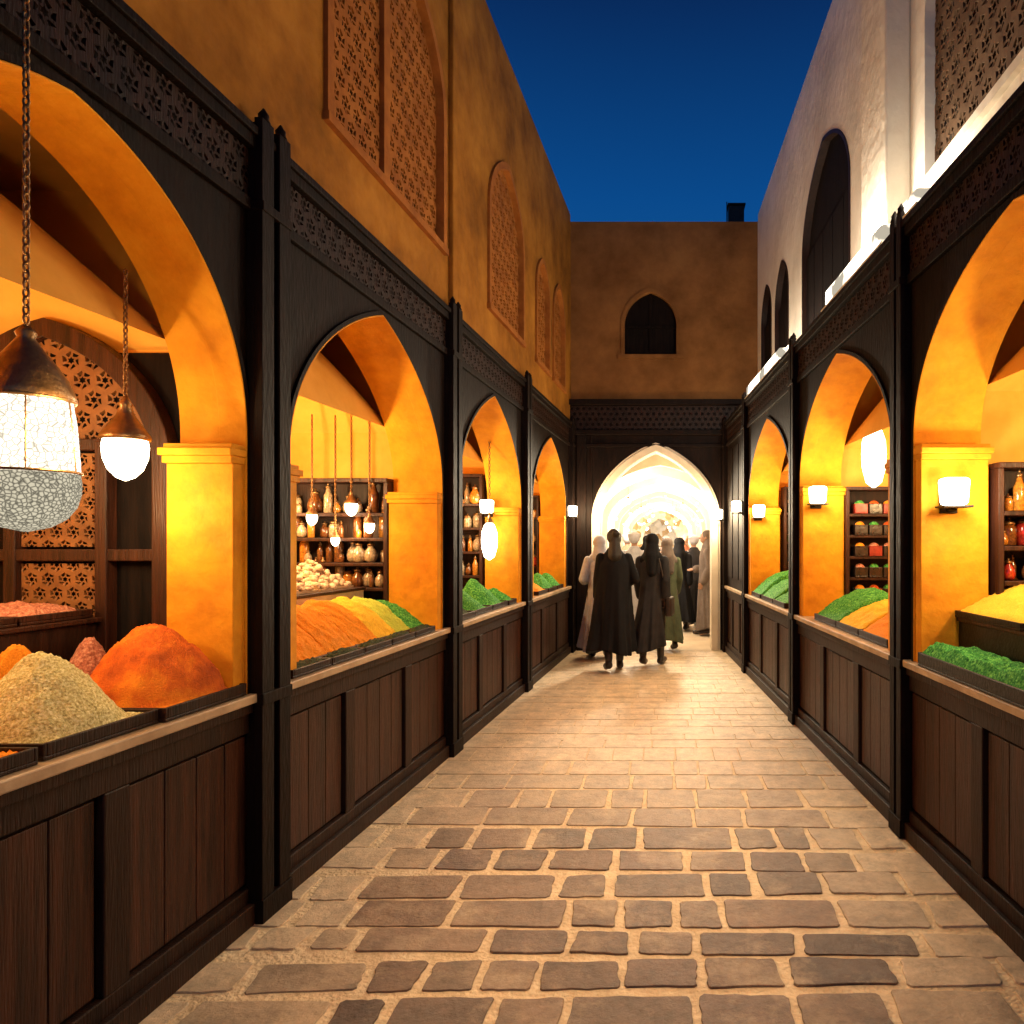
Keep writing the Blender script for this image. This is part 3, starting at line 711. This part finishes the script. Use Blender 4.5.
# ---------------------------------------------------------------- lamps
def chain(mb,x,y,z0,z1,L=.034):
    z=z0;i=0
    while z<z1:
        mb.torus((x,y,z+L/2),L*.28,.0035,sz=1.9,axis='y' if i%2 else 'x',seg=8,st=5); z+=L*.86;i+=1
WARM=(1,.64,.28)
def lantern_big(x,y,z,ztop,arm):
    r=top('hanging_lantern',(x,y,z),'large bronze and patterned white glass lantern hanging on a chain','lantern','hanging lamps')
    mb=MB(); chain(mb,x,y,z+.30,ztop,L=.026); mb.build('chain',M['bronze'],r)
    mb=MB(); mb.lathe((x,y,z),[(.100,.105),(.103,.112),(.098,.13),(.084,.165),(.066,.195),(.044,.225),(.028,.25),(.018,.265),(.023,.277),(.010,.295)],28)
    mb.torus((x,y,z+.108),.098,.006,axis='z',seg=28); mb.build('cap',M['bronze'],r)
    mb=MB(); mb.lathe((x,y,z),[(.110,-.080),(.109,-.05),(.102,.05),(.094,.104)],32); mb.build('glass',M['lampbig'],r)
    m=MB(); m.torus((x,y,z-.080),.111,.004,axis='z',seg=32)
    for k in range(6):
        a=2*PI*k/6+.2; c,s_=math.cos(a),math.sin(a); m.caps((x+.112*c,y+.112*s_,z-.078),(x+.097*c,y+.097*s_,z+.106),.002,.002,6)
    m.build('cage',M['bronze'],r)
    mb=MB(); mb.lathe((x,y,z),[(.109,-.084),(.112,-.105),(.111,-.135),(.102,-.170),(.082,-.200),(.05,-.222),(.004,-.234)],36); mb.build('bowl',M['filigree'],r)
    mb=MB(); mb.caps((x,y,ztop),(arm,y,ztop),.009,.009,8); mb.caps((x,y,ztop+.0),(x,y,ztop-.03),.008,.006,8); mb.caps((arm,y,ztop-.2),(x-.08,y,ztop),.006,.006,8); mb.box(I,arm-.02,arm,y-.03,y+.03,ztop-.26,ztop+.06); mb.build('bracket',M['iron'],r)
    light((x+.18,y-.02,z+.02),12,WARM,.05,parent=r)
    return r
lantern_big(-1.63,1.8,1.86,3.16,-1.80)
def lamp_drop(P,s,t,z,W,sc=1.0,ztop=2.6,label='bronze capped teardrop glass lamp hanging inside a shop'):
    x,y,_=P(s,t,0)
    r=top('hanging_lamp',(x,y,z),label,'lamp','hanging lamps')
    mb=MB(); chain(mb,x,y,z+.22*sc,ztop,L=.03*max(.7,sc)); mb.build('chain',M['bronze'],r)
    mb=MB(); mb.lathe((x,y,z),[(a*sc,b*sc) for a,b in[(.092,.03),(.097,.04),(.092,.055),(.062,.10),(.036,.14),(.022,.18),(.028,.19),(.014,.21),(.006,.235)]],24); mb.build('cap',M['bronze'],r)
    mb=MB(); mb.lathe((x,y,z),[(a*sc,b*sc) for a,b in[(.083,.03),(.088,.0),(.084,-.05),(.066,-.10),(.036,-.135),(.004,-.15)]],24); mb.build('glass',M['lamp'],r)
    if W: light((x,y,z-.15*sc-.09),W,WARM,.06,parent=r)
    return r
lamp_drop(PL,2.62,.25,1.955,10,.84)
lamp_drop(PL,1.9,.8,2.22,34)
lamp_drop(PL,4.3,.75,2.22,60,.8)
for a in((5.02,.60,1.86,.5),(4.98,.86,1.78,.42),(5.0,.46,1.72,.4),(4.9,1.05,2.0,.5),(5.03,.72,1.62,.34)):
    lamp_drop(PL,a[0],a[1],a[2],6 if a[3]==.5 else 0,a[3],ztop=2.5,label='small teardrop glass lamp hanging before jars')
lamp_drop(PL,6.5,.7,2.2,40,.8); lamp_drop(PL,8.8,.7,2.2,40,.8)
lamp_drop(PR,2.9,.7,2.2,42,.9); lamp_drop(PR,4.9,.8,2.22,44,.9); lamp_drop(PR,7.4,.7,2.2,38,.8)
def oval(P,s,t,z,sc,label,tall=1):
    x,y,_=P(s,t,0); r=top('hanging_lamp',(x,y,z),label,'lamp','hanging lamps')
    mb=MB(); mb.lathe((x,y,z),[(a*sc,b*sc*tall) for a,b in((.01,-.2),(.05,-.17),(.075,-.08),(.08,0),(.075,.08),(.05,.15),(.03,.17))],20); mb.build('glass',M['lamp'],r)
    mb=MB(); q=.17*sc*tall; mb.lathe((x,y,z),[(.04*sc,q),(.045*sc,q+.01),(.02*sc,q+.05),(.008,q+.08)],16); chain(mb,x,y,z+q+.07,2.62); mb.build('cap',M['bronze'],r)
oval(PL,7.05,.22,1.62,1,'tall oval white glass lamp hanging in the shop opening')
oval(PR,5.6,.46,2.30,1.2,'tall white glass lantern hanging above the goods shelf',1.1)
def sconce(P,s,t,z,W,face='jamb',sc=1.0,col=(1,.72,.40)):
    x,y,_=P(s,t,0)
    sx=1 if P is PR else -1
    r=top('wall_lamp',(x,y,z),'square glowing white wall lamp with dark iron holder','lamp','wall lamps on the shop arches')
    d=Vector((0,-1,0)) if face=='jamb' else Vector((-sx,0,0))
    e=Vector((1,0,0)) if face=='jamb' else Vector((0,1,0))
    F=lambda u,w,h:tuple(Vector((x,y,z))+e*u*sc+d*w*sc+Vector((0,0,h*sc)))
    mb=MB(); mb.box(F,-.05,.05,0,.015,-.10,.09); mb.box(F,-.012,.012,.01,.07,-.085,-.07); mb.box(F,-.082,.082,.02,.15,-.072,-.06)
    mb.build('bracket',M['iron'],r,bevel=.003)
    mb=MB(); vs=[F(u*k,.085+w*k2,h) for h,k,k2 in((-.058,.066,.05),(.093,.074,.06)) for u,w in((-1,-1),(1,-1),(1,1),(-1,1))]
    mb.add(vs,[(0,1,2,3),(4,5,6,7),(0,1,5,4),(1,2,6,5),(2,3,7,6),(3,0,4,7)]); mb.build('shade',M['lamp'],r,bevel=.02)
    light(F(0,.26,.0),W,col,.05,parent=r)
    return r
sconce(PR,3.635,.13,1.84,15,sc=.92,col=(1,.82,.60))
sconce(PR,5.975,.10,1.98,17,sc=.95)
sconce(PR,8.365,.08,2.0-.05,20,sc=.95)
sconce(PR,8.6,-.065,2.02,38,face='post',sc=.9)
sconce(PR,10.1,-.065,1.98,50,face='post',sc=.95)
sconce(PL,9.95,-.01,2.02,50,face='post',sc=1.0)
sconce(PL,7.29,.30,2.0-.05,8,sc=.9)
first=None
PWH=(1,.86,.66)
for p in [(-.55,12.1,2.30),(.45,13.7,2.3),(-.4,15.2,2.3),(.4,17.2,2.3),(-.3,19.5,2.2),(.2,22,2.2)]:
    if not first:
        first=top('passage_lantern',p,'round golden glass lantern hanging from the passage vault','lantern','golden lanterns in the passage')
        x,y,z=p
        mb=MB(); mb.lathe(p,[(.02,-.1),(.08,-.06),(.1,0),(.08,.07),(.03,.1)],20); mb.build('glass',M['lampw'],first)
        mb=MB(); mb.lathe(p,[(.06,.09),(.05,.12),(.01,.17)],16); chain(mb,x,y,z+.16,z+.5); mb.build('cap',M['bronze'],first)
        first.scale=(.5,)*3
    else: clone(first,p,0,.45)
    light((p[0],p[1]-.0,p[2]-.2),120,PWH,.1,name='passage_light')
light((-.05,10.75,2.66),520,(1,.84,.60),.15,name='passage_light',aim=(0,6.4,0),cone=95)  # added spot without a fixture, brightens the alley floor as passage spill
for k in range(50):
    sx=random.choice([-1,1])
    clone(first,(sx*random.uniform(.1,1.0),random.uniform(13,22),random.uniform(1.85,2.55)),0,random.uniform(.15,.34))
pal=['orange','yellow','red','green','pale','brown']
for sx in(-1,1):
    for s in(12.3,14.4,16.6,18.8):
        r=top('market_stall',(sx*1.1,s,0),'narrow wooden stall with heaped goods inside the passage','stall','stalls inside the passage')
        mb=MB(); mb.box(I,min(sx*.98,sx*1.34),max(sx*.98,sx*1.34),s-.8,s+.8,0,.85); mb.build('counter',M['panel'],r,bevel=.01)
        mb=MB(); mb.box(I,min(sx*1.2,sx*1.34),max(sx*1.2,sx*1.34),s-.8,s+.8,1.3,1.33); mb.box(I,min(sx*1.2,sx*1.34),max(sx*1.2,sx*1.34),s-.8,s+.8,1.65,1.68); mb.build('shelf',M['panel'],r)
        Pp=lambda a,b,h,sx=sx:(sx*(1.16+b),a,h)
        for k in range(3): tray(Pp,s-.5+k*.5,0,.851,.42,.32,.2,pal[(k+int(s))%6],'heap of coloured spice on a passage stall',n=14)
        for h in(1.331,1.681):
            for k in range(7): jar((sx*1.27,s-.7+k*.23,h),(random.randrange(5),random.randrange(3)),1.6)

# ---------------------------------------------------------------- people
def remesh(mb,name,vox,mat,parent,it=4,f=.5):
    t=mb.build('tmp',mat,None,base=(0,0,0))
    m=t.modifiers.new('r','REMESH'); m.mode='VOXEL'; m.voxel_size=vox
    s=t.modifiers.new('s','SMOOTH'); s.iterations=it; s.factor=f
    dg=bpy.context.evaluated_depsgraph_get(); dg.update()
    me=bpy.data.meshes.new_from_object(t.evaluated_get(dg)); me.name=name
    bpy.data.objects.remove(t)
    me.polygons.foreach_set('use_smooth',[True]*len(me.polygons))
    if not me.materials: me.materials.append(mat)
    o=bpy.data.objects.new(name,me); COL.objects.link(o)
    if parent:o.parent=parent
    return o
BODY={}
def joints(st,arm):
    J={}
    for sd in(-1,1):
        f=st*sd
        J[sd]=dict(hip=(sd*.09,0,.90),knee=(sd*.09,f*.5+.03,.50),ank=(sd*.085,f-.02,.10+(.05 if f<0 else 0)),toe=(sd*.10,f+.15,.035),
          sh=(sd*.165,-.005,1.40),el=(sd*(.205+(.05 if arm==sd else 0)),-.04-f*.25,1.13),wr=(sd*.185,.05-f*.55+(.16 if arm==sd else 0),.90+(.20 if arm==sd else 0)))
    return J
def body(st,arm,parent):
    key=(st,arm)
    if key in BODY:
        o=bpy.data.objects.new('body',BODY[key]); COL.objects.link(o); o.parent=parent; return o
    mb=MB();J=joints(st,arm)
    mb.caps((0,0,.93),(0,-.01,1.12),.125,.115); mb.ell((0,-.005,1.27),.16,.105,.19); mb.ell((0,0,.95),.155,.115,.12)
    mb.caps((-.145,0,1.40),(.145,0,1.40),.06,.06); mb.caps((0,0,1.42),(0,.015,1.56),.055,.05)
    mb.ell((0,.02,1.645),.074,.092,.098); mb.ell((0,.05,1.59),.05,.055,.05); mb.caps((0,.108,1.655),(0,.125,1.625),.008,.013)
    mb.ell((0,.100,1.588),.022,.012,.008)
    for sd in(-1,1):
        j=J[sd]; mb.ell((sd*.077,.015,1.64),.012,.02,.03)
        mb.caps(j['hip'],j['knee'],.085,.055); mb.caps(j['knee'],j['ank'],.055,.038); mb.caps((j['ank'][0],j['ank'][1]-.03,.045+j['ank'][2]-.10),j['toe'],.038,.028)
        mb.caps(j['sh'],j['el'],.052,.040); mb.caps(j['el'],j['wr'],.038,.026)
        w=Vector(j['wr']);d=(w-Vector(j['el'])).normalized(); fw=Vector((0,1,0)); fw=(fw-d*fw.dot(d)).normalized()
        p=w+d*.08
        for q in(-.024,0,.024): mb.caps(w+d*.02+fw*q*.5,p+fw*q,.014,.013,8)
        inn=Vector((-sd,0,0))
        for k,(q,L) in enumerate(((.032,.038),(.011,.045),(-.011,.041),(-.031,.032))):
            a=p+fw*q; b=a+d*L*.9+inn*.008; c=b+(d*.6+inn*.6)*L*.7
            mb.caps(a,b,.0095,.0085,8); mb.caps(b,c,.0085,.0075,8)
        a=w+d*.03+fw*.028; b=a+(d*.6+fw*.7)*.035; mb.caps(a,b,.012,.010,8); mb.caps(b,b+(d+inn*.4)*.025,.010,.008,8)
    o=remesh(mb,'body',.008,M['skin'],parent,it=2); BODY[key]=o.data; return o
def person(x,y,rot,label,robe,head,st=.14,arm=0,sc=1,hem=.22,wide=1.0,pants=None,bag=None,cloak=False):
    r=top('person',(0,0,0),label,'person','people walking in the souk')
    body(st,arm,r); J=joints(st,arm)
    mb=MB();vs=[];fs=[];seg=60
    if cloak:
        lv=[(hem,.29*wide,.24),(hem+.02,.295*wide,.245),(.5,.26*wide,.22),(.8,.235*wide,.19),(1.0,.22*wide,.17),(1.2,.215*wide,.16),(1.32,.20*wide,.15),(1.40,.16,.125),(1.47,.11,.095),(1.53,.072,.072)]
    else:
        lv=[(hem,.25*wide,.18+abs(st)*.55),(hem+.02,.255*wide,.185+abs(st)*.55),(.5,.22*wide,.17+abs(st)*.35),(.8,.185*wide,.155+abs(st)*.1),(1.0,.165*wide,.14),(1.2,.17*wide,.13),(1.34,.175*(wide*.5+.5),.12),(1.42,.145,.10),(1.48,.10,.085),(1.53,.068,.068)]
    ph=random.uniform(0,6); sway=random.uniform(-.05,.05)
    for z,rx,ry in lv:
        fa=max(0,(1.3-z)/1.0)
        for k in range(seg):
            a=2*PI*k/seg; q=1+fa*(.12*math.sin(4*a+ph+z*1.5)+.09*math.sin(9*a+2*ph+z*2)+.05*math.sin(17*a+ph))
            vs.append((rx*q*math.cos(a)+sway*fa,ry*q*math.sin(a)-.04*fa,z+(.04*math.sin(2*a+ph) if z<.3 else 0)))
    n=len(lv)
    for i in range(n-1):
        for k in range(seg): q=(k+1)%seg; fs.append((i*seg+k,i*seg+q,(i+1)*seg+q,(i+1)*seg+k))
    fs.append(tuple(range(seg))); fs.append(tuple((n-1)*seg+k for k in range(seg)))
    mb.add(vs,fs)
    for sd in(-1,1):
        j=J[sd]; mb.caps(j['sh'],j['el'],.064,.060); w=Vector(j['el']).lerp(Vector(j['wr']),.9); mb.caps(j['el'],w,.058,.070)
    remesh(mb,'robe',.012,robe,r,it=2)
    mb=MB()
    for sd in(-1,1):
        j=J[sd]; mb.caps(j['hip'],j['knee'],.095,.068); mb.caps(j['knee'],(j['ank'][0],j['ank'][1],j['ank'][2]+.02),.062,.05)
    remesh(mb,'trousers',.013,pants or M['leather'],r,it=2)
    for sd in(-1,1):
        j=J[sd]; dz=j['ank'][2]-.10
        mb=MB(); mb.caps((j['ank'][0],j['ank'][1]-.035,.05+dz),(j['toe'][0],j['toe'][1]+.01,.042+dz*.3),.047,.038); mb.caps((j['ank'][0],j['ank'][1],.05+dz),(j['ank'][0],j['ank'][1],.11+dz),.045,.045)
        remesh(mb,'shoe',.011,M['leather'],r,it=2)
    for sd in(-1,1):
        mb=MB(); mb.ell((sd*.03,.098,1.658),.011,.008,.007,10,6); mb.build('eye',M['eye'],r)
    if head=='hair':
        mb=MB(); mb.ell((0,-.002,1.672),.084,.096,.088); mb.ell((0,-.04,1.62),.074,.06,.075); remesh(mb,'hair',.01,M['hair'],r,it=2)
    elif head=='bun':
        mb=MB(); mb.ell((0,-.002,1.672),.094,.10,.092); mb.ell((0,-.05,1.63),.086,.07,.08); mb.ell((.01,-.10,1.70),.05,.045,.045); mb.caps((0,-.06,1.58),(0,-.08,1.42),.07,.09); remesh(mb,'hair',.01,M['hair'],r,it=2)
    else:
        m,style=head
        mb=MB(); mb.ell((0,-.012,1.668),.094,.104,.10)
        if style=='scarf':
            mb.caps((0,-.03,1.62),(0,-.05,1.46),.085,.12); mb.caps((-.03,-.01,1.52),(-.12,-.02,1.40),.06,.06); mb.caps((.03,-.01,1.52),(.12,-.02,1.40),.06,.06)
            mb.caps((.01,-.08,1.45),(.02,-.11,1.25),.10,.07)
        else:
            mb.torus((0,-.005,1.70),.075,.038,axis='z',seg=20,st=8)
        remesh(mb,'headscarf',.012,m,r,it=3)
    if bag:
        mb=MB(); mb.box(I,.19,.28,-.12,.14,.66,.92); mb.build('bag',bag,r,bevel=.03)
        mb=MB(); mb.caps((.23,-.08,.9),(.12,-.13,1.42),.012,.012,8); mb.caps((.23,.1,.9),(.12,.10,1.44),.012,.012,8); mb.build('strap',bag,r)
    r.location=(x,y,0.005 if y<10.4 else .004); r.rotation_euler=(0,0,rot); r.scale=(sc,)*3
    return r
blk=cloth('black_cloth',(.010,.010,.012)); blk2=cloth('charcoal_cloth',(.030,.028,.030)); wht=cloth('pale_grey_cloth',(.42,.42,.46)); tan=cloth('tan_cloth',(.30,.21,.14)); grn=cloth('olive_cloth',(.10,.12,.07)); gry=cloth('grey_brown_cloth',(.14,.11,.095)); blue=cloth('navy_cloth',(.02,.025,.06)); rust=cloth('rust_cloth',(.22,.07,.03))
person(-.57,8.7,.18,'person in a long black cloak walking away',blk,'bun',st=.14,wide=1.0,hem=.24,cloak=True,sc=1.0,arm=1)
person(-.10,9.05,-.22,'person in charcoal robe with shoulder bag walking away',blk2,(blk,'scarf'),st=.15,hem=.24,wide=.92,bag=M['leather'],sc=.97)
person(-.84,9.7,.3,'person in a long pale grey robe and scarf walking',wht,(wht,'scarf'),st=-.1,wide=.95,sc=.96,arm=-1,hem=.14)
person(.10,10.3,.25,'person in olive robe and grey scarf walking through the gateway',grn,(gry,'scarf'),st=-.14,hem=.16,wide=.85,sc=.94)
person(-.42,11.4,0,'person in pale robe walking through the gateway',wht,(wht,'turban'),st=.12,hem=.15,wide=.9,sc=1.0)
person(.80,12.0,PI*.5,'person in grey brown robe standing by the passage wall',gry,(gry,'scarf'),st=.04,wide=1.1,hem=.12,sc=1.02,arm=1)
person(.64,13.2,.3,'person in grey brown robe standing in the passage',blk2,(wht,'turban'),st=.05,hem=.15,sc=.98)
person(.36,12.6,-.2,'person in black robe walking through the passage',blk,(blk,'scarf'),st=.14,hem=.18,sc=.95,wide=.9,arm=-1)
person(.40,15.6,0,'person in navy robe walking through the passage',blue,(blk,'scarf'),st=.1,hem=.18,sc=.96)
person(-.60,12.9,.1,'person in tan robe walking through the passage',tan,(wht,'turban'),st=.1,hem=.15)
person(-.12,14.6,PI,'person in black robe walking towards the alley',blk2,(blk,'scarf'),st=.12,hem=.18,sc=.97)
person(.16,18.4,PI,'person in pale robe walking towards the alley',wht,(wht,'turban'),st=.1,hem=.15)
person(.62,17.6,PI,'person in rust coloured robe in the passage',rust,(tan,'scarf'),st=.1,hem=.18)
person(-.35,18.0,0,'person in dark robe deep in the passage',blk,(blk,'scarf'),st=.1,hem=.18)

# ---------------------------------------------------------------- world
w=bpy.data.worlds.new('World'); scene.world=w; w.use_nodes=True; nt=w.node_tree
bg=nt.nodes['Background']; tc=nt.nodes.new('ShaderNodeTexCoord'); sp=nt.nodes.new('ShaderNodeSeparateXYZ'); rp=nt.nodes.new('ShaderNodeValToRGB')
nt.links.new(tc.outputs['Generated'],sp.inputs[0]); nt.links.new(sp.outputs['Z'],rp.inputs['Fac']); nt.links.new(rp.outputs['Color'],bg.inputs['Color'])
e=rp.color_ramp.elements; e[0].position=.25; e[0].color=(.008,.105,.33,1); e[1].position=.66; e[1].color=(.0025,.012,.065,1)
q=rp.color_ramp.elements.new(.44); q.color=(.003,.066,.255,1)
bg.inputs['Strength'].default_value=1.0
# ---------------------------------------------------------------- camera
cd=bpy.data.cameras.new('Camera'); cam=bpy.data.objects.new('Camera',cd); COL.objects.link(cam)
cam.location=(0,0,H); cam.rotation_euler=(PI/2,0,0)
cd.sensor_width=36; cd.lens=36*700/1024; cd.shift_x=-(660-512)/1024; cd.shift_y=(542-512)/1024; cd.clip_end=300; cd.clip_start=.05
scene.camera=cam
scene.view_settings.view_transform='Standard'; scene.view_settings.look='None'; scene.view_settings.exposure=0
